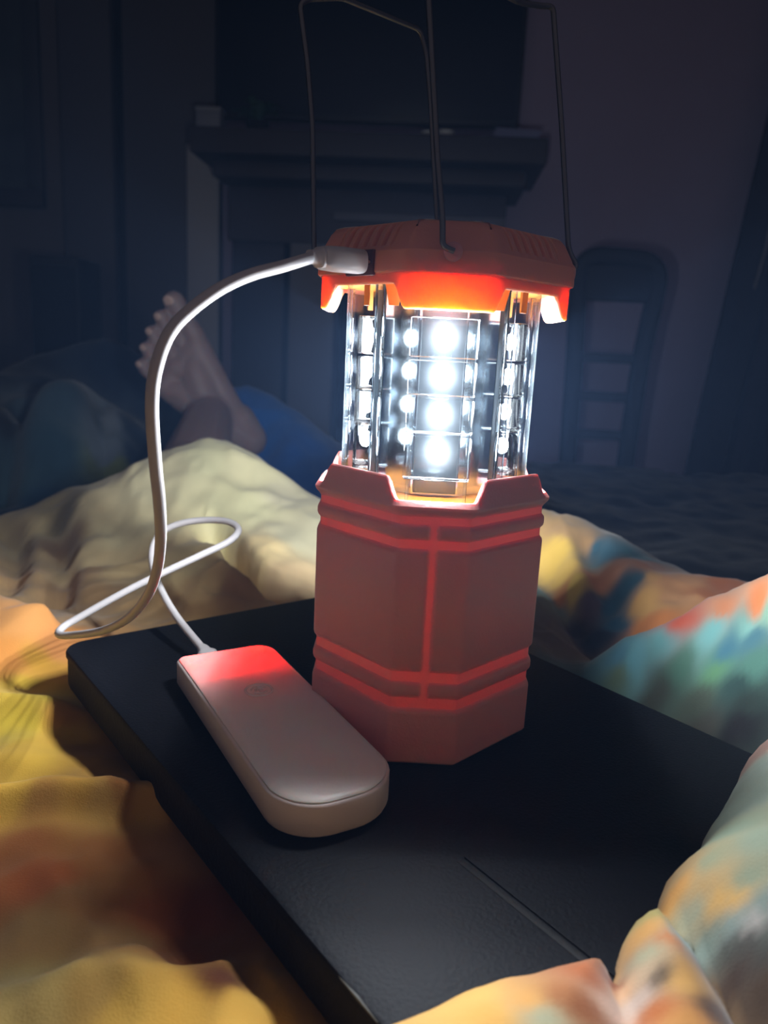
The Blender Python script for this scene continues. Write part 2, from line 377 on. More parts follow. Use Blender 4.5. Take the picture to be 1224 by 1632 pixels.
# cloth flopped over the tray in the foreground
LUMPS = [
 ([(.165,-.010),(.143,-.028),(.1285,-.0395),(.116,-.060),(.106,-.0765),(.094,-.095),(.086,-.106),(.0755,-.116),(.0725,-.124),(.0715,-.137),(.074,-.155),(.080,-.20),(.09,-.26),(.36,-.26),(.36,-.02)], -.004, .048, .050),
 ([(.074,-.126),(.069,-.1285),(.063,-.132),(.058,-.140),(.053,-.158),(.046,-.185),(.040,-.23),(.09,-.23),(.08,-.15)], -.004, .024, .016),
 ([(.0555,-.146),(.0515,-.1435),(.040,-.148),(.024,-.1545),(.0068,-.166),(-.0103,-.176),(-.03,-.188),(-.045,-.23),(.05,-.25),(.062,-.20)], -.004, .022, .024),
]
def duvet_z(x, y):
    z = tps_eval(DF, x, y)
    wx = x+.02*fbm(x*9, y*9, 3, 2); wy = y+.02*fbm(x*9, y*9, 11, 2)
    for pl, amp, wl, wr in FOLDS:
        best = None
        for i in range(len(pl)-1):
            d, s, t = seg_d(x, y, pl[i], pl[i+1])
            tt = (i+t)/(len(pl)-1)
            if best is None: best = [d, s, tt]
            else:
                m = d < best[0]; best = [np.where(m, d, best[0]), np.where(m, s, best[1]), np.where(m, tt, best[2])]
        d, s, tt = best
        w = np.where(s > 0, wl, wr)
        z = z+amp*np.exp(-(d/w)**2)*np.clip(np.sin(np.pi*np.clip(tt, .0, 1))*1.6+.15, 0, 1)
    r = 1-np.abs(fbm(wx*14+wy*9, wy*13-wx*6, 21, 3))*2
    z = z+.006*r+.0045*fbm(wx*30, wy*22, 31, 3)
    for P, zb, h, w in LUMPS:
        d = poly_d(x+.0015*fbm(x*60, y*60, 5, 2), y+.0015*fbm(x*60, y*60, 8, 2), P)
        k = np.clip(d/w, 0, 1)
        zl = zb+h*np.sqrt(np.clip(1-(1-k)**2, 0, 1))+.003*fbm(wx*45+wy*20, wy*22, 41, 3)*k
        z = np.where(d > 0, np.maximum(z, zl), z)
    return z
DUVET_DYE_SHADE = [  # dye with light put in: near folds darkened, left hump lightened
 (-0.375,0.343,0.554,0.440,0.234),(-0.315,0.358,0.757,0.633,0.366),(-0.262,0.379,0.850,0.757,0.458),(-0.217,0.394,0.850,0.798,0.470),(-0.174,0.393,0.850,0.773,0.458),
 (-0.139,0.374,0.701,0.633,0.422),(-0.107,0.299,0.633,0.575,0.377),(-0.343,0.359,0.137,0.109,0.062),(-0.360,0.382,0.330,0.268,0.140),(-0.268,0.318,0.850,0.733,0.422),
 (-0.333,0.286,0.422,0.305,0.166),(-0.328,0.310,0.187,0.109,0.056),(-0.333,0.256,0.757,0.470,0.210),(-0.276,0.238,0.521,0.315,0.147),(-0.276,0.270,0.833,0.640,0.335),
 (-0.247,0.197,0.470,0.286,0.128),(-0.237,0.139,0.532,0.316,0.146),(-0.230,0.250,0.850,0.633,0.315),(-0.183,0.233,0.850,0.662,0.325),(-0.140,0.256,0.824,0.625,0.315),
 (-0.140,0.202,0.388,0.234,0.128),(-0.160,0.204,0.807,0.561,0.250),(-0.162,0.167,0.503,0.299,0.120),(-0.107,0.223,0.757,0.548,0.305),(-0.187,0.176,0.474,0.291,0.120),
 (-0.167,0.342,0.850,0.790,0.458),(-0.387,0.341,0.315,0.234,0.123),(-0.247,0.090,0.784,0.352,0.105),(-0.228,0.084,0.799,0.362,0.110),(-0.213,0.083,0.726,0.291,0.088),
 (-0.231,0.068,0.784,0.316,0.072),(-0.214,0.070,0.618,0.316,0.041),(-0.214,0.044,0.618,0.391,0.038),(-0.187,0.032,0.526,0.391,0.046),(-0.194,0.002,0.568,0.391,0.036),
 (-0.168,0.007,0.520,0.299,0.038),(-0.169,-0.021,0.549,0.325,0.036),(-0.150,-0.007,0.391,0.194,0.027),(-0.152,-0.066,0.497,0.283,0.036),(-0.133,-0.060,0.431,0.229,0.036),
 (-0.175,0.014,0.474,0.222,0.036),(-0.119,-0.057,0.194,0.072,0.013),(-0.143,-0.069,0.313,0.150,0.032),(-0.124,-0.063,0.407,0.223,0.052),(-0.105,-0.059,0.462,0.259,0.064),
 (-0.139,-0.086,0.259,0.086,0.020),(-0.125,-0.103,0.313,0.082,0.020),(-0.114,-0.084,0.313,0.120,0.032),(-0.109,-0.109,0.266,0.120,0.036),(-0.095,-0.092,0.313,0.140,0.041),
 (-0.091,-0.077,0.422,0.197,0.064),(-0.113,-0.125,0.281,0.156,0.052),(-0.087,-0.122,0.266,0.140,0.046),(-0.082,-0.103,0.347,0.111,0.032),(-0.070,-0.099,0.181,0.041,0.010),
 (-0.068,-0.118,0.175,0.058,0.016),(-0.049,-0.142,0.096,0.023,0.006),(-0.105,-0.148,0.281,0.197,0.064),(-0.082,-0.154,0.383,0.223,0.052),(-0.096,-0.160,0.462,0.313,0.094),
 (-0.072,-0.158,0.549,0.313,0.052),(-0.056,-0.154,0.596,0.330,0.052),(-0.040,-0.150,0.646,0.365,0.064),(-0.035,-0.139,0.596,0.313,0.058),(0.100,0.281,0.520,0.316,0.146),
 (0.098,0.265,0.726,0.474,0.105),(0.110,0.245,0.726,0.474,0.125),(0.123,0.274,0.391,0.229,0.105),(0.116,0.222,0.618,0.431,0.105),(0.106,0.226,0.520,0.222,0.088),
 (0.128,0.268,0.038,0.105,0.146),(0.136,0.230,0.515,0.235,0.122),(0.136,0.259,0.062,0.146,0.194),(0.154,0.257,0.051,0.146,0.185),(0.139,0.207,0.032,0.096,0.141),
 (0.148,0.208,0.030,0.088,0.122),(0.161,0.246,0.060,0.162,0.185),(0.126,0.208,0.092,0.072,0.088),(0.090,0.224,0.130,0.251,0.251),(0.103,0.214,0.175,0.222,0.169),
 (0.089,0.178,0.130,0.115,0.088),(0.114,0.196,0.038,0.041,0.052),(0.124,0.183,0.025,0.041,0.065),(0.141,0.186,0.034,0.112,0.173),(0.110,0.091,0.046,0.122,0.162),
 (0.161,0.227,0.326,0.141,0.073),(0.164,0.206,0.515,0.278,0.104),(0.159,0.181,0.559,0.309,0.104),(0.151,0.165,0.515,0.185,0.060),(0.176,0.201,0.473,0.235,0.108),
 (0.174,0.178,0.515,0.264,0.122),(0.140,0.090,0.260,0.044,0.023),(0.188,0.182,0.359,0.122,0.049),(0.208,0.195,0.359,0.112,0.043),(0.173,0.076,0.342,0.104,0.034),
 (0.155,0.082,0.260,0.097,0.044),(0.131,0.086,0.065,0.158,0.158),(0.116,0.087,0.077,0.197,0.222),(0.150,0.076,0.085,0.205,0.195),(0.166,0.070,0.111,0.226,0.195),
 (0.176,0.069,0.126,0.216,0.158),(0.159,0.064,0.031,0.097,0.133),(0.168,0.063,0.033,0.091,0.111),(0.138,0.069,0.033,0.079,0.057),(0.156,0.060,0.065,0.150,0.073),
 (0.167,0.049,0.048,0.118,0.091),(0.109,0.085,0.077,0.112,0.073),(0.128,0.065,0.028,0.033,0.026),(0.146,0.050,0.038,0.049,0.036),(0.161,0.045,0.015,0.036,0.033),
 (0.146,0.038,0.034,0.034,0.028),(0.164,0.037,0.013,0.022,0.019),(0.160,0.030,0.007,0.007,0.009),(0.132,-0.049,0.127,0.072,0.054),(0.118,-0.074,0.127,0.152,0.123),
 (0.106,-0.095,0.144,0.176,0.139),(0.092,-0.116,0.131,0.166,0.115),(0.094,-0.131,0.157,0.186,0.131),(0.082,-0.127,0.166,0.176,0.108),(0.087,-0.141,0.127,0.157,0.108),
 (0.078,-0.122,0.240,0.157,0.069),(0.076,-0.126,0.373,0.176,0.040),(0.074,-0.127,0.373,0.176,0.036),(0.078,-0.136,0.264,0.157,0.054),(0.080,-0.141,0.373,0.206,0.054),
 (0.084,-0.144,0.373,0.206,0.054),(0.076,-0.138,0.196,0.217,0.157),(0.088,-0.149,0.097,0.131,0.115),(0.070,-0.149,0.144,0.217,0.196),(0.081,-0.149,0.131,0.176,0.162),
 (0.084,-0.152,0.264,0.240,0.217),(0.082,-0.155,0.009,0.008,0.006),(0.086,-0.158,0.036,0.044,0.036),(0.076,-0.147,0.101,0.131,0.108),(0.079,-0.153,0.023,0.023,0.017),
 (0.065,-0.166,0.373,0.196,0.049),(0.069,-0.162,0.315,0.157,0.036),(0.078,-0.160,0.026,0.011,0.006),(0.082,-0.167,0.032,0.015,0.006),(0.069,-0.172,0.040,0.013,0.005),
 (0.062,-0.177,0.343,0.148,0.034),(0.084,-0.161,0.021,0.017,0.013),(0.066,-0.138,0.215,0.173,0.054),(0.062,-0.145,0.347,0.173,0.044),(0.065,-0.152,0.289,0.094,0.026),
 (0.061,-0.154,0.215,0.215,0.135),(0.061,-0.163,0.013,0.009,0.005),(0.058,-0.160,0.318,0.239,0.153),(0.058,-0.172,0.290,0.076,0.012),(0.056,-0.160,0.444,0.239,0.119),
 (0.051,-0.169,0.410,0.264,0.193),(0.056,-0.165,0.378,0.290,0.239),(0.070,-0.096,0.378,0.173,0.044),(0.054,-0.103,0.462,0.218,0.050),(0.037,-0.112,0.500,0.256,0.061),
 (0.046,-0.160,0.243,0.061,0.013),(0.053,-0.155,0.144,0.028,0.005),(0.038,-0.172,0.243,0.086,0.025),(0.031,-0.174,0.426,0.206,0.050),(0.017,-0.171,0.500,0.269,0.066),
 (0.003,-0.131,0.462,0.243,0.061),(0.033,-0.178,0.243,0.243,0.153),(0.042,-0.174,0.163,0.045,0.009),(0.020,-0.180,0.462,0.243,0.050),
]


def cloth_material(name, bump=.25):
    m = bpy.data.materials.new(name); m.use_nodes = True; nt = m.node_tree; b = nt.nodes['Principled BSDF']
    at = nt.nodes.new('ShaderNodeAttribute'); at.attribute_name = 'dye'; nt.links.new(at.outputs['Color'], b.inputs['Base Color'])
    b.inputs['Roughness'].default_value = .85; b.inputs['Sheen Weight'].default_value = .15; b.inputs['Specular IOR Level'].default_value = .2
    tc = nt.nodes.new('ShaderNodeTexCoord')
    wv = nt.nodes.new('ShaderNodeTexNoise'); wv.inputs['Scale'].default_value = 1400; wv.inputs['Detail'].default_value = 2
    n2 = nt.nodes.new('ShaderNodeTexNoise'); n2.inputs['Scale'].default_value = 60; n2.inputs['Detail'].default_value = 5
    ad = nt.nodes.new('ShaderNodeMath'); ad.operation = 'MULTIPLY_ADD'; ad.inputs[1].default_value = 2.5
    nt.links.new(tc.outputs['Object'], wv.inputs['Vector']); nt.links.new(tc.outputs['Object'], n2.inputs['Vector'])
    nt.links.new(n2.outputs['Fac'], ad.inputs[0]); nt.links.new(wv.outputs['Fac'], ad.inputs[2])
    bp = nt.nodes.new('ShaderNodeBump'); bp.inputs['Strength'].default_value = bump; bp.inputs['Distance'].default_value = .0006
    nt.links.new(ad.outputs[0], bp.inputs['Height']); nt.links.new(bp.outputs[0], b.inputs['Normal'])
    return m
def axis(a, b, fa, fb, fine, coarse):
    L = []; x = a
    while x < b:
        L.append(x); x += fine if fa <= x <= fb else coarse
    L.append(b); return np.array(L)
def height_cloth(name, xs, ys, zf, cf, m):
    X, Y = np.meshgrid(xs, ys); Z = zf(X, Y); nx = len(xs); ny = len(ys)
    me = bpy.data.meshes.new(name)
    V = np.stack([X, Y, Z], -1).reshape(-1, 3)
    V2 = V.copy(); V2[:, 2] -= .006
    a = (np.arange(ny-1)[:, None]*nx+np.arange(nx-1)[None]).ravel()
    F = np.stack([a, a+1, a+nx+1, a+nx], 1)
    me.from_pydata(V.tolist(), [], F.tolist()); me.update()
    col = cf(X, Y).reshape(-1, 3)
    at = me.color_attributes.new('dye', 'FLOAT_COLOR', 'POINT')
    at.data.foreach_set('color', np.c_[col, np.ones(len(col))].astype(np.float32).ravel())
    me.materials.append(m); me.shade_smooth()
    o = bpy.data.objects.new(name, me); C.objects.link(o)
    return o
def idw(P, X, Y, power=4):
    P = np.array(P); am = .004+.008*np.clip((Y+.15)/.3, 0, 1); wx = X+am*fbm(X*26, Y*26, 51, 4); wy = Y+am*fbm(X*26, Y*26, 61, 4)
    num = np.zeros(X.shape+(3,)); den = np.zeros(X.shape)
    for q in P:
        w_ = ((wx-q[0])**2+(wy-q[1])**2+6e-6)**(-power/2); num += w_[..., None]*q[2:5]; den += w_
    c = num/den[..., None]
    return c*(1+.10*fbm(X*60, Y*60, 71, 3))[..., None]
duvet = height_cloth('duvet', axis(-.62, .42, -.30, .25, .0022, .006), axis(-.27, .56, -.2, .25, .0022, .005), duvet_z, lambda X, Y: idw(DUVET_DYE_SHADE, X, Y), cloth_material('dyed_cotton'))
tag(duvet, 'crumpled duvet in cream, orange, yellow and teal dye under the black board', 'duvet')

# dark blanket over the foot of the bed
def blanket_z(x, y):
    z = -.115+.02*(y-.6)
    def g_(cx, cy, sx, sy, h): return h*np.exp(-((x-cx)/sx)**2-((y-cy)/sy)**2)
    z = z+g_(-.60, .92, .12, .14, .175)+g_(-.68, .80, .08, .10, .05)+g_(-.80, 1.05, .12, .2, .17)
    z = z+g_(-.62, 1.18, .16, .10, .22)
    z = z+g_(-.36, 1.10, .13, .12, .155)+g_(-.22, .98, .10, .14, .07)+g_(-.05, 1.2, .2, .2, .05)
    r = 1-np.abs(fbm(x*6+y*3, y*6-x*2, 80, 3))*2
    z = z+.014*r+.006*fbm(x*20, y*15, 90, 3)
    d, s, t = seg_d(x, y, (-.575, .95), (-.50, .80)); z = z-.03*np.exp(-(d/.018)**2)
    d, s, t = seg_d(x, y, (-.68, .90), (-.63, .72)); z = z-.05*np.exp(-(d/.022)**2)
    e = np.clip((1.54-y)/.06, 0, 1); z = z-.18*(1-e)**2
    return z
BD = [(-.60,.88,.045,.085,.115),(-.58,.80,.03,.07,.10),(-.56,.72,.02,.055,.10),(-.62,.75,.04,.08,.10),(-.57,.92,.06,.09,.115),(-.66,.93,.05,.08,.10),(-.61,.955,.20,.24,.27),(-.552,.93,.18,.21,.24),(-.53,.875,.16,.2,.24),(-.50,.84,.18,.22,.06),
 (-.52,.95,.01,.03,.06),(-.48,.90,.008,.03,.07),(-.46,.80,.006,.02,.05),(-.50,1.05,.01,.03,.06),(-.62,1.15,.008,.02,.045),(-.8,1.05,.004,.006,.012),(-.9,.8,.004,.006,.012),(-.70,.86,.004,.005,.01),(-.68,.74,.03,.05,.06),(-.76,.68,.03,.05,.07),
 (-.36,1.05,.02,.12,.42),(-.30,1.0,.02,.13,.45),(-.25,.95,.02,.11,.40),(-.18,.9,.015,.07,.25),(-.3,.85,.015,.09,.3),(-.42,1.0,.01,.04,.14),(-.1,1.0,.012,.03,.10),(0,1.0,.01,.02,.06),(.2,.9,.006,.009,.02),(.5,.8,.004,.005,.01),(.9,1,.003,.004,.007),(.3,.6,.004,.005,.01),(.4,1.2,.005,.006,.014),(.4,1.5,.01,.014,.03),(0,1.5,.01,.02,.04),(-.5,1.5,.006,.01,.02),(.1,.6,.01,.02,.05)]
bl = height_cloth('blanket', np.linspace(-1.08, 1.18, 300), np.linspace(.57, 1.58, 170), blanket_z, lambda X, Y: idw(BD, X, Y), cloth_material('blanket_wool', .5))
tag(bl, 'rumpled dark blue and teal blanket heaped behind the duvet', 'blanket')

# ---------------- person: leg and bare left foot ----------------
def capsule_pts(bm, a, b, ra, rb, n=7):
    a = Vector(a); b = Vector(b)
    for k in range(n+1):
        t = k/n; p = a.lerp(b, t); R = ra+(rb-ra)*t
        bmesh.ops.create_icosphere(bm, subdivisions=2, radius=R, matrix=Matrix.Translation(p))
bm = bmesh.new()
heel = (-.298, .885, .006); ank = (-.355, .86, .045); mb = (-.375, .86, .150); lb = (-.425, .845, .085)
cp = capsule_pts
cp(bm, heel, (-.315, .88, .035), .030, .030); cp(bm, heel, ank, .030, .036); cp(bm, ank, (-.30, .60, -.02), .036, .052, 16)
cp(bm, (-.30, .60, -.02), (-.24, .36, -.045), .052, .05, 14)
cp(bm, (-.318, .878, .03), (-.345, .868, .09), .027, .022); cp(bm, (-.345, .868, .09), mb, .022, .021)
cp(bm, ank, (-.375, .855, .11), .034, .024); cp(bm, (-.375, .855, .11), mb, .022, .018)
cp(bm, ank, (-.405, .85, .08), .030, .020); cp(bm, (-.405, .85, .08), lb, .018, .016)
cp(bm, (-.33, .87, .02), lb, .026, .016); cp(bm, (-.36, .86, .10), (-.405, .85, .115), .02, .018)
cp(bm, mb, lb, .0195, .0155, 9)
cp(bm, (-.39, .857, .135), (-.36, .86, .08), .018, .022)
toes = [((-.378, .858, .165), (-.392, .848, .190), (-.404, .842, .214), .0175, .0150, .0165),
        ((-.395, .855, .150), (-.414, .838, .172), (-.421, .834, .190), .0125, .0105, .0115),
        ((-.407, .852, .132), (-.428, .834, .152), (-.434, .832, .167), .0118, .0100, .0110),
        ((-.418, .849, .113), (-.438, .832, .131), (-.443, .830, .143), .0112, .0095, .0105),
        ((-.428, .846, .092), (-.446, .832, .108), (-.450, .830, .118), .0108, .0092, .0102)]
for a, b, c, r1, r2, r3 in toes: cp(bm, a, b, r1, r2, 6); cp(bm, b, c, r2, r3, 5)
cp(bm, (-.345, .835, .045), (-.35, .838, .05), .020, .018, 2)          # ankle bone
me = bpy.data.meshes.new('body'); bm.to_mesh(me); bm.free()
pers = thing('person', 'bare left foot of a person lying down, toes up, leg under the duvet', 'person', (0, 0, 0))
body = link('body', me, SKIN, pers)
md = body.modifiers.new('r', 'REMESH'); md.mode = 'VOXEL'; md.voxel_size = .0028; md.use_smooth_shade = True
sm = body.modifiers.new('s', 'SMOOTH'); sm.iterations = 6; sm.factor = .6
for k, (a, b, c, r1, r2, r3) in enumerate(toes):
    bmn = bmesh.new(); bmesh.ops.create_uvsphere(bmn, u_segments=14, v_segments=8, radius=1)
    cc = Vector(c); dr = (cc-Vector(b)).normalized(); out = Vector((-.35, -.93, .05)); out = (out-dr*out.dot(dr)).normalized(); sd = dr.cross(out)
    Rm = Matrix((sd, dr, out)).transposed()
    for v in bmn.verts: v.co = cc+out*r3*.80+dr*r3*.25+Rm @ Vector((v.co.x*r3*.55, v.co.y*r3*.55, v.co.z*r3*.16))
    bmo('toenail', bmn, NAIL, body)
# ---------------- black board under everything ----------------
def rrect(x0, x1, y0, y1, radii, n=8):       # radii at (x0,y0),(x1,y0),(x1,y1),(x0,y1)
    out = []
    for (cx, cy, a0), R in zip(((x0, y0, PI), (x1, y0, 1.5*PI), (x1, y1, 0), (x0, y1, .5*PI)), radii):
        sx = 1 if cx == x0 else -1; sy = 1 if cy == y0 else -1
        for k in range(n+1):
            a = a0+k*PI/2/n; out.append((cx+sx*R+R*math.cos(a), cy+sy*R+R*math.sin(a)))
    return out
def inset(P, d):
    n = len(P); out = []
    for i in range(n):
        a = Vector(P[i-1]); b = Vector(P[i]); c = Vector(P[(i+1) % n])
        t = (c-a); t.normalize() if t.length > 0 else None
        out.append((b.x-t.y*d, b.y+t.x*d))
    return out
def slab(name, P, rows, m, parent, smooth_angle=40):  # rows (inset, z) bottom to top
    V = []; F = []; n = len(P)
    for d_, z in rows:
        for q in (inset(P, d_) if d_ else P): V.append((q[0], q[1], z))
    for i in range(len(rows)-1):
        for k in range(n): a = i*n+k; b = i*n+(k+1) % n; F.append((a, b, b+n, a+n))
    F += [tuple(range(n))[::-1], tuple(range((len(rows)-1)*n, len(rows)*n))]
    return pyd(name, V, F, m, parent, angle=smooth_angle)
BETA = .7248
tray = thing('lap_board', 'flat black board with rounded corner lying on the duvet under the lantern', 'lap board', (0, 0, 0), BETA)
P = rrect(-.1137, .0985, -.205, .1585, (.008, .008, .010, .013))
slab('board_body', P, [(.004, -.022), (.0012, -.0205), (.0005, -.018), (.0008, -.0048), (.002, -.0040)], BLACK_SIDE, tray)
slab('board_top', P, [(.0010, -.0040), (0, -.0034), (0, -.0012), (.0006, -.0003), (.0018, 0)], BLACK, tray)
boxo('seam', (-.0565, -.0540, -.198, -.088, -.0002, .0002), BLACK_SIDE, tray, bev=.0002)['label'] = 'dark seam line in the board top'
boxo('seam_edge', (-.0533, -.0528, -.198, -.088, -.0002, .0006), BLACK, tray, bev=.0002)
V, F = sweep([(-.1131, -.121, -.0009), (-.1131, -.112, -.0008), (-.1131, -.098, -.0010)], [.0004, .0006, .0002], 8)
o = pyd('edge_scuff', V, F, SCUFF, tray); o['label'] = 'pale worn spot on the board edge'

# ---------------- lantern ----------------
AL = .0504
lan = thing('lantern', 'lit orange octagonal camping lantern with clear tube and wire handles on the black board', 'lantern', (0, 0, 0), AL)
RZ = Matrix.Rotation(-AL, 4, 'Z')
def L(p): return RZ @ Vector(p)
def perimeter(scale=1.0, ribs=False, groove=True):
    out = []      # (x, y, nx, ny, kind, e or t)
    rr = .0030; cut = rr*math.tan(PI/8)
    for k in range(8):
        a = -PI/2+k*PI/4; n = Vector((math.cos(a), math.sin(a))); t = Vector((-n.y, n.x))
        cham = k % 2 == 0; dist = (.0471 if cham else .0430)*scale; H = (.0137 if cham else .0236)*scale
        if cham: ts = [-H+cut, -.006, -.0030, -.0022, -.0016, -.0010, -.0005, 0, .0005, .0010, .0016, .0022, .0030, .006, H-cut]
        else:
            es = [cut, .0020, .0030, .0045, .0060, .0075, .0085]
            mid = [-.0139]
            if ribs:
                mid = []
                for j in range(6):
                    c0 = -.0125+j*.005
                    mid += [c0-.00165, c0-.0011, c0+.0011, c0+.00165]
            else: mid = [-.010, -.005, 0, .005, .010]
            ts = [-H+e for e in es]+mid+[H-e for e in es[::-1]]
        for t_ in ts:
            p = n*dist+t*t_; out.append((p.x, p.y, n.x, n.y, 'c' if cham else 'f', t_ if cham else H-abs(t_), t_))
        # corner point
        p = n*dist+t*H; am = a+PI/8; nm = Vector((math.cos(am), math.sin(am))); p = p-nm*rr*(1/math.cos(PI/8)-1)
        out.append((p.x, p.y, nm.x, nm.y, 'k', 0, 0))
    return out
def sstep(x): x = min(max(x, 0), 1); return x*x*(3-2*x)
def shell(name, per, rows, m, parent, close_first=True, close_last=True, loop=False, angle=30):
    V = []; F = []; n = len(per)
    for fn in rows:
        for q in per:
            z, d_ = fn(q); V.append((q[0]+q[2]*d_, q[1]+q[3]*d_, z))
    R = len(rows)
    for i in range(R-1):
        for k in range(n): a = i*n+k; b = i*n+(k+1) % n; F.append((a, b, b+n, a+n))
    if close_first: F.append(tuple(range(n))[::-1])
    if close_last: F.append(tuple(range((R-1)*n, R*n)))
    return pyd(name, V, F, m, parent, angle=angle)
def notch(q, lo, hi):
    if q[4] != 'f': return lo
    return lo+(hi-lo)*sstep((q[5]-.0018)/.0062)
per = perimeter()
def vgroove(q, z):
    if q[4] != 'c' or not (.0262 < z < .1005): return 0
    return -.0012*math.exp(-(q[5]/.0019)**4)
def row(z, d_): return lambda q: (z, min(d_, 0 if d_ > 0 else d_)+(d_ if d_ > 0 else 0) if vgroove(q, z) == 0 else min(d_, vgroove(q, z)))
GD = -.0013
rows = [row(0, -.0018), row(.0006, -.0006), row(.0016, 0), row(.0215, 0), row(.0228, -.0003), row(.0242, GD), row(.0282, GD), row(.0296, -.0003), row(.0306, 0),
        row(.0326, 0), row(.0338, -.0003), row(.0350, GD), row(.0390, GD), row(.0404, -.0003), row(.0414, 0), row(.0640, 0),
        row(.0862, 0), row(.0874, -.0003), row(.0886, GD), row(.0918, GD), row(.0930, -.0003), row(.0940, 0), row(.0958, 0), row(.0968, -.0003), row(.0980, GD), row(.1008, GD),
        row(.1022, -.0003), row(.1034, .0008), row(.1042, .0012), row(.1050, .0012)]
LO, HI = .1068, .1150
rows += [lambda q: (.1050+(notch(q, LO, HI)-.1050)*.45, .0005), lambda q: (notch(q, LO, HI)-.0005, 0), lambda q: (notch(q, LO, HI), -.0005),
         lambda q: (notch(q, LO, HI), -.0015), lambda q: (notch(q, LO, HI)-.0005, -.0020), lambda q: (.1020, -.0021), lambda q: (.0900, -.0021), lambda q: (.0500, -.0021), lambda q: (.0030, -.0021)]
shell('lower_body', per, rows, ORANGE, lan)
deck_per = perimeter(.945)
shell('deck', deck_per, [lambda q: (.1030, 0), lambda q: (.1046, 0)], ORANGE_IN, lan)['label'] = 'glowing orange floor of the lamp chamber'
# cap
perc = perimeter(ribs=True)
ZL, ZH = .1752, .1838
def rib(q, base, deep):
    if q[4] != 'f' or abs(q[6]) > .0143: return base
    j = ((q[6]+.0125) % .005); j = min(j, .005-j)
    return base if j < .0013 else base-deep
def nb(q): return notch(q, ZL, ZH)
rows = [lambda q: (.1872, -.0008), lambda q: (nb(q)+.0005, -.0008), lambda q: (nb(q), -.0003), lambda q: (nb(q), .0007), lambda q: (nb(q)+.0005, .0012), lambda q: (.1866, .0013),
        lambda q: (.1874, .0015), lambda q: (.1878, .0026), lambda q: (.1884, .0028), lambda q: (.1950, .0026), lambda q: (.1958, .0020),
        lambda q: (.1968, rib(q, .0014, .0004)), lambda q: (.1974, rib(q, .0012, .0022)), lambda q: (.2030, rib(q, -.0020, .0026)), lambda q: (.2052, rib(q, -.0042, .0018)), lambda q: (.2060, -.0070), lambda q: (.2066, -.012)]
cap = shell('cap', perc, rows, ORANGE_CAP, lan)
shell('cap_reflector', perimeter(.90), [lambda q: (.1850, 0), lambda q: (.1871, 0)], ORANGE_IN, cap)
# clear tube: outer wall and heavier vertical edges
pt = perimeter(.0695/.086)
ctube = shell('clear_tube', pt, [lambda q: (.1047, 0), lambda q: (.1849, 0)], CLEAR, lan, close_first=False, close_last=False)
def rotbox(name, bx, k, m, bev=.0003, off=0, par=None):
    return boxo(name, bx, m, par or lan, bev=bev, rot=Matrix.Rotation(k*PI/4+off, 4, 'Z'))
for k in (1, 3, 5, 7): rotbox('tube_rib', (-.0017, .0017, -.0362, -.0334, .1047, .1849), k, CLEAR_RIB, par=ctube)
for k in range(0, 8, 2):
    for s in (-1, 1): rotbox('tube_edge', (s*.0110-.0006, s*.0110+.0006, -.0380, -.0362, .1047, .1849), k, CLEAR_RIB, par=ctube)
# core and the four light strips
bm = bmesh.new(); bmesh.ops.create_cone(bm, cap_ends=True, segments=8, radius1=.0245, radius2=.0245, depth=.080, matrix=Matrix.Translation((0, 0, .1448)) @ Matrix.Rotation(PI/8, 4, 'Z'))
bmo('mirror_core', bm, MIRROR, lan, angle=10)
ledz = (.1662, .1522, .1378, .1235)
for k in range(0, 8, 2):
    strip = rotbox('light_strip', (-.0085, .0085, -.0262, -.0228, .1062, .1838), k, BOARD)
    R = Matrix.Rotation(k*PI/4, 4, 'Z')
    for z in ledz:
        bm = bmesh.new(); bmesh.ops.create_uvsphere(bm, u_segments=16, v_segments=10, radius=1)
        for v in bm.verts: v.co = R @ Vector((v.co.x*.0034, -.0290-v.co.y*.0026, z+v.co.z*.0034))
        bmo('led', bm, LED, strip)
        ld = bpy.data.lights.new('led_beam', 'AREA'); ld.shape = 'DISK'; ld.size = .005; ld.energy = LED_BEAM; ld.color = (.96, .97, 1); ld.spread = math.radians(142)
        lo = bpy.data.objects.new('led_beam', ld); C.objects.link(lo); lo.parent = strip
        lo.matrix_local = R @ Matrix.Translation((0, -.0319, z)) @ Matrix.Rotation(-PI/2, 4, 'X')
    for j, z in enumerate((.1588, .1446, .1304, .1124)):
        z1 = (.1735, .1577, .1436, .1294)[j]
        rotbox('lens_cell', (-.0128, .0128, -.0335, -.0262, z, z1), k, CELL, bev=.0008, par=strip)
for k in range(0, 8, 2):
    for s in (-1, 1):
        R = Matrix.Rotation(k*PI/4, 4, 'Z')
        V = [(s*.0195+a*wd, -.0300+b*.001, z) for z, wd in ((.1770, .0018), (.1852, .0036)) for a, b in ((-1, -1), (1, -1), (1, 1), (-1, 1))]
        V = [R @ Vector(v) for v in V]
        F = [(0, 1, 2, 3), (4, 5, 6, 7), (0, 1, 5, 4), (1, 2, 6, 5), (2, 3, 7, 6), (3, 0, 4, 7)]
        pyd('clip', V, F, ORANGE_IN, cap)
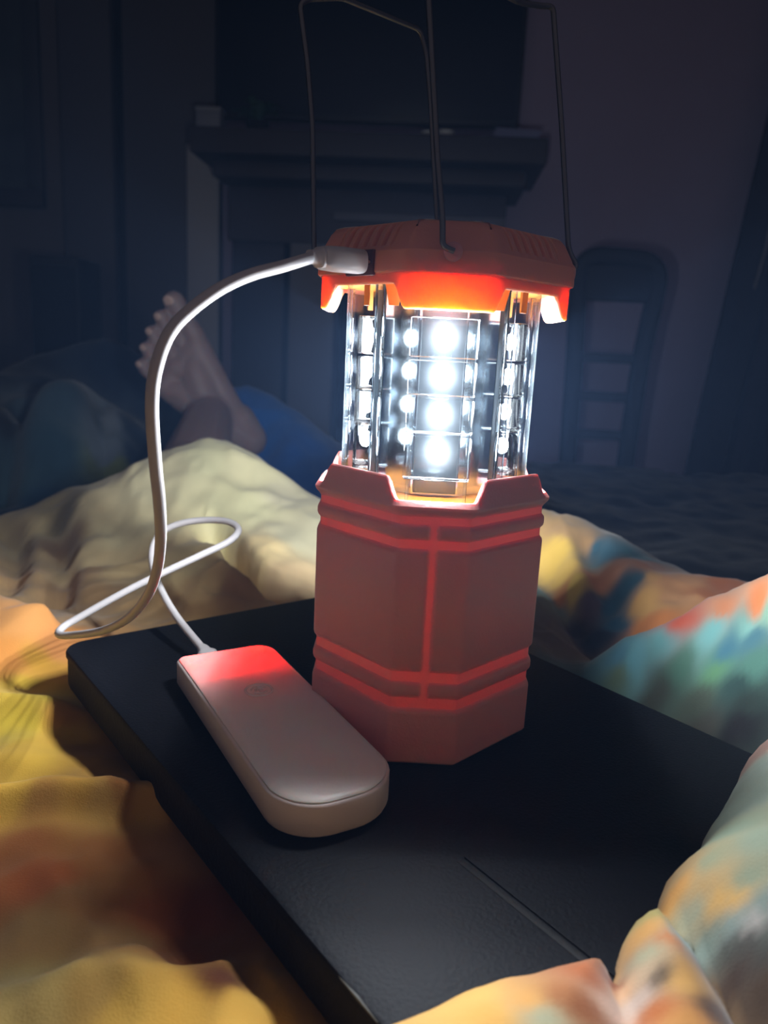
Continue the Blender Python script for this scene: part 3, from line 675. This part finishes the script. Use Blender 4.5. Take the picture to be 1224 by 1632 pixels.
# handle pivots and bails
for k in range(0, 8, 2):
    R = Matrix.Rotation(k*PI/4, 4, 'Z')
    path = [R @ Vector((0, -.0492, .1945)), R @ Vector((0, -.0516, .1945)), R @ Vector((0, -.0524, .1945))]
    V, F = sweep(path, [.0033, .0032, .0022], 18); pyd('pivot', V, F, ORANGE, cap, angle=40)
WA = [(-.0505,-.0025,.1945),(-.0530,-.0025,.1975),(-.0551,-.0025,.245),(-.0578,-.0020,.2672),(-.0617,0,.288),(-.0594,.003,.2912),(-.0473,.012,.2956),(-.0172,.045,.2971),(-.0140,.048,.2885),(-.0116,.0495,.2731),(-.0045,.0520,.215),(-.0030,.0530,.1975),(-.0025,.0510,.1945)]
WB = [(.0028,-.0520,.1944),(-.0012,-.0525,.1958),(-.0018,-.0518,.2050),(-.0048,-.0500,.2243),(-.0108,-.0450,.2727),(-.0135,-.0430,.2930),(-.0080,-.0380,.2975),(.0100,-.0190,.2950),(.0153,-.0150,.2868),(.0215,-.0080,.2873),(.0304,0,.2896),(.0345,.0030,.2908),(.0418,.0030,.2494),(.0490,.0025,.2031),(.0530,.0026,.1975),(.0510,.0026,.1945)]
for Wp in (WA, WB):
    V, F = sweep(rounded_wire([L(p) for p in Wp], .0030, 4), .00105, 10); pyd('wire_handle', V, F, WIRE, lan, angle=60)
# charging port on the front left face of the cap
Rp = Matrix.Rotation(AL*0-PI/4, 4, 'Z')
def portbox(name, bx, m, bev): return boxo(name, bx, m, cap, bev=bev, rot=Rp)
portbox('port', (-.0075, .0075, -.0466, -.0448, .1866, .1956), mat('port_recess', (.12, .03, .03, 1), .5), .0006)['label'] = 'charging port surround in the cap side'
# lamp added inside the translucent body, for LED light leaking down into it
pld = bpy.data.lights.new('body_leak', 'POINT'); pld.energy = BODY_LEAK; pld.color = (1, .93, .85); pld.shadow_soft_size = .008
plo = bpy.data.objects.new('added_leak_light', pld); C.objects.link(plo); plo.parent = lan; plo.location = (0, 0, .070)

# ---------------- power bank ----------------
ang = math.atan2(-.835, .55)               # long axis towards the camera
pb = thing('power_bank', 'white rounded power bank with red glow at its far end on the board', 'power bank', (-.0580, -.0358, 0), ang)
# local x = long axis (towards camera), local y = perpendicular; far end is -x
P = rrect(-.0690, .0690, -.0240, .0240, (.0045, .0190, .0215, .0100), 10)
hollow = [(.0020, 0), (.0006, .0006), (0, .0020), (0, .0118), (.0005, .0124), (.0014, .0127), (.0024, .0124), (.0024, .0020)]
slab('shell', P, hollow, SHELL, pb)
PANEL = plastic_sss('white_panel', (.84, .70, .66, 1), .0030, (1, .5, .4), .4)
slab('top_panel', P, [(.0013, .0126), (.0012, .0131), (.0018, .0136), (.0036, .0140)], PANEL, pb)
boxo('battery_baffle', (-.036, .060, -.0205, .0205, .0021, .0108), mat('baffle_wrap', (.6, .6, .6, 1), .6), pb, bev=.001)  # unseen block added to stop the red light spreading along the shell
RED = emit('red_indicator', (1, .02, .02), 60)
for y_, e_ in ((-.0165, 1.0), (.0150, 1.0), (0, .4)):
    bm = bmesh.new(); bmesh.ops.create_cube(bm, size=1)
    for v in bm.verts: v.co = Vector((-.0640+v.co.x*.002, y_+v.co.y*.004, .0070+v.co.z*.0012))
    bmesh.ops.bevel(bm, geom=bm.edges[:], offset=.0002, segments=1, affect='EDGES')
    bmo('indicator_light', bm, RED, pb)
    ld = bpy.data.lights.new('red', 'POINT'); ld.energy = INDICATOR*e_; ld.color = (1, .015, .02); ld.shadow_soft_size = .001
    lo = bpy.data.objects.new('indicator_glow', ld); C.objects.link(lo); lo.parent = pb; lo.location = (-.0625, y_, .0095)
# round button with a small raised emblem; centre in local coordinates
BUT = mat('button_gloss', (.85, .76, .72, 1), .1, spec=1)
cx, cy = -.0185, -.0005
def ring(name, R, rad, z, m, parent, sx=1):
    V = []; F = []; n = 40; k = 8
    for i in range(n):
        a = 2*PI*i/n
        for j in range(k):
            b = 2*PI*j/k; V.append((cx+(R+rad*math.cos(b))*math.cos(a), cy+(R+rad*math.cos(b))*math.sin(a), z+rad*.6*math.sin(b)))
    for i in range(n):
        for j in range(k): F.append((i*k+j, i*k+(j+1) % k, ((i+1) % n)*k+(j+1) % k, ((i+1) % n)*k+j))
    return pyd(name, V, F, m, parent, angle=80)
btn = ring('button', .0058, .00055, .0141, BUT, pb)
for a0, a1, R in ((1.9, 4.4, .0034), (-.9, .9, .0034), (1.2, 5.1, .0016)):
    pts = [(cx+R*math.cos(a0+(a1-a0)*k/8), cy+R*math.sin(a0+(a1-a0)*k/8), .0141) for k in range(9)]
    V, F = sweep(pts, .00045, 6); pyd('emblem', V, F, BUT, btn)
tube('emblem', [(cx-.003, cy, .0141), (cx+.003, cy, .0141)], .0003, BUT, btn, 6)

# ---------------- charging cable ----------------
cb = thing('charging_cable', 'white charging cable looping from lantern cap to power bank', 'cable', (0, 0, 0))
def plug(name, origin, d_, secs, m, n=24, up=(0, 0, 1)):
    d_ = Vector(d_).normalized(); up = Vector(up); sd = d_.cross(up).normalized(); up = sd.cross(d_)
    V = []; F = []; o = Vector(origin)
    for x, hw, hh in secs:
        for k in range(n):
            a = 2*PI*k/n; c, s = math.cos(a), math.sin(a); e = .62
            V.append(o+d_*x+sd*hw*math.copysign(abs(c)**e, c)+up*hh*math.copysign(abs(s)**e, s))
    for i in range(len(secs)-1):
        for k in range(n): a = i*n+k; b = i*n+(k+1) % n; F.append((a, b, b+n, a+n))
    F += [tuple(range(n))[::-1], tuple(range((len(secs)-1)*n, len(secs)*n))]
    return pyd(name, V, F, m, cb, angle=50)
nA = Vector((-.669, -.743, -.03)); A = Vector((-.0285, -.0355, .1912))
plug('connector', A-nA*.003, nA, [(0, .0040, .0012), (.008, .0040, .0012)], METAL)['label'] = 'metal connector tip entering the lantern'
plug('plug_body', A+nA*.0030, nA, [(0, .0044, .0036), (.0006, .0050, .0042), (.010, .0051, .0043), (.0165, .0047, .0040), (.0180, .0036, .0034)], WHITE)
plug('strain_relief', A+nA*.0175, nA, [(0, .0033, .0033), (.0005, .0036, .0036), (.0045, .0035, .0035), (.0052, .0026, .0026), (.0085, .0022, .0022)], WHITE)
uP = Vector((-.55, .835, .06)).normalized(); B = Vector((-.1003, .0178, .0072))
plug('connector', B-uP*.006, uP, [(0, .0040, .0012), (.010, .0040, .0012)], METAL)
plug('plug_body', B+uP*.0015, uP, [(0, .0046, .0030), (.0006, .0052, .0036), (.008, .0050, .0036), (.0100, .0036, .0032)], WHITE)
plug('strain_relief', B+uP*.0110, uP, [(0, .0034, .0030), (.0050, .0028, .0026), (.0080, .0021, .0021)], WHITE)
e0 = A+nA*.024; e1 = B+uP*.018
CP = [e0, (-.0528,-.066,.1857),(-.0609,-.075,.1819),(-.0687,-.083,.1766),(-.0763,-.09,.169),(-.0808,-.095,.1618),(-.0836,-.098,.1516),(-.0849,-.098,.1404),(-.0863,-.092,.1223),(-.0878,-.085,.1088),(-.0923,-.072,.0926),(-.1002,-.055,.0757),(-.1118,-.035,.0584),(-.1302,-.01,.0385),(-.1532,.015,.0213),(-.1773,.035,.0094),(-.1905,.0440,.0050),(-.1926,.052,.0059),(-.1848,.058,.0108),(-.1634,.066,.0237),(-.1443,.072,.034),(-.1256,.08,.0432),(-.1124,.09,.0496),(-.1096,.1,.054),(-.1179,.11,.056),(-.1336,.118,.0544),(-.1498,.12,.0509),(-.1616,.118,.045),(-.1646,.11,.0363),(-.1583,.095,.0273),(-.1449,.075,.0195),(-.1298,.055,.0141), e1]
tube('cable', catmull(CP, 8), .0020, WHITE, cb, 14)

# ---------------- thin haze added to stand for the lens glow ----------------
if GLOW_HAZE > 0:
    bm = bmesh.new(); box(bm, -2.39, 2.19, -.59, YB-.005, -.64, 1.99)
    hz = bmo('haze', bm, None); hz['kind'] = 'stuff'; hz['label'] = 'thin bluish haze added in the room air for the lens glow'; hz['category'] = 'haze'
    hm = bpy.data.materials.new('haze'); hm.use_nodes = True; nt = hm.node_tree; nt.nodes.clear()
    out = nt.nodes.new('ShaderNodeOutputMaterial'); vs = nt.nodes.new('ShaderNodeVolumeScatter')
    vs.inputs['Color'].default_value = (.28, .50, 1, 1); vs.inputs['Density'].default_value = GLOW_HAZE; vs.inputs['Anisotropy'].default_value = 0
    nt.links.new(vs.outputs[0], out.inputs['Volume']); hz.data.materials.append(hm)
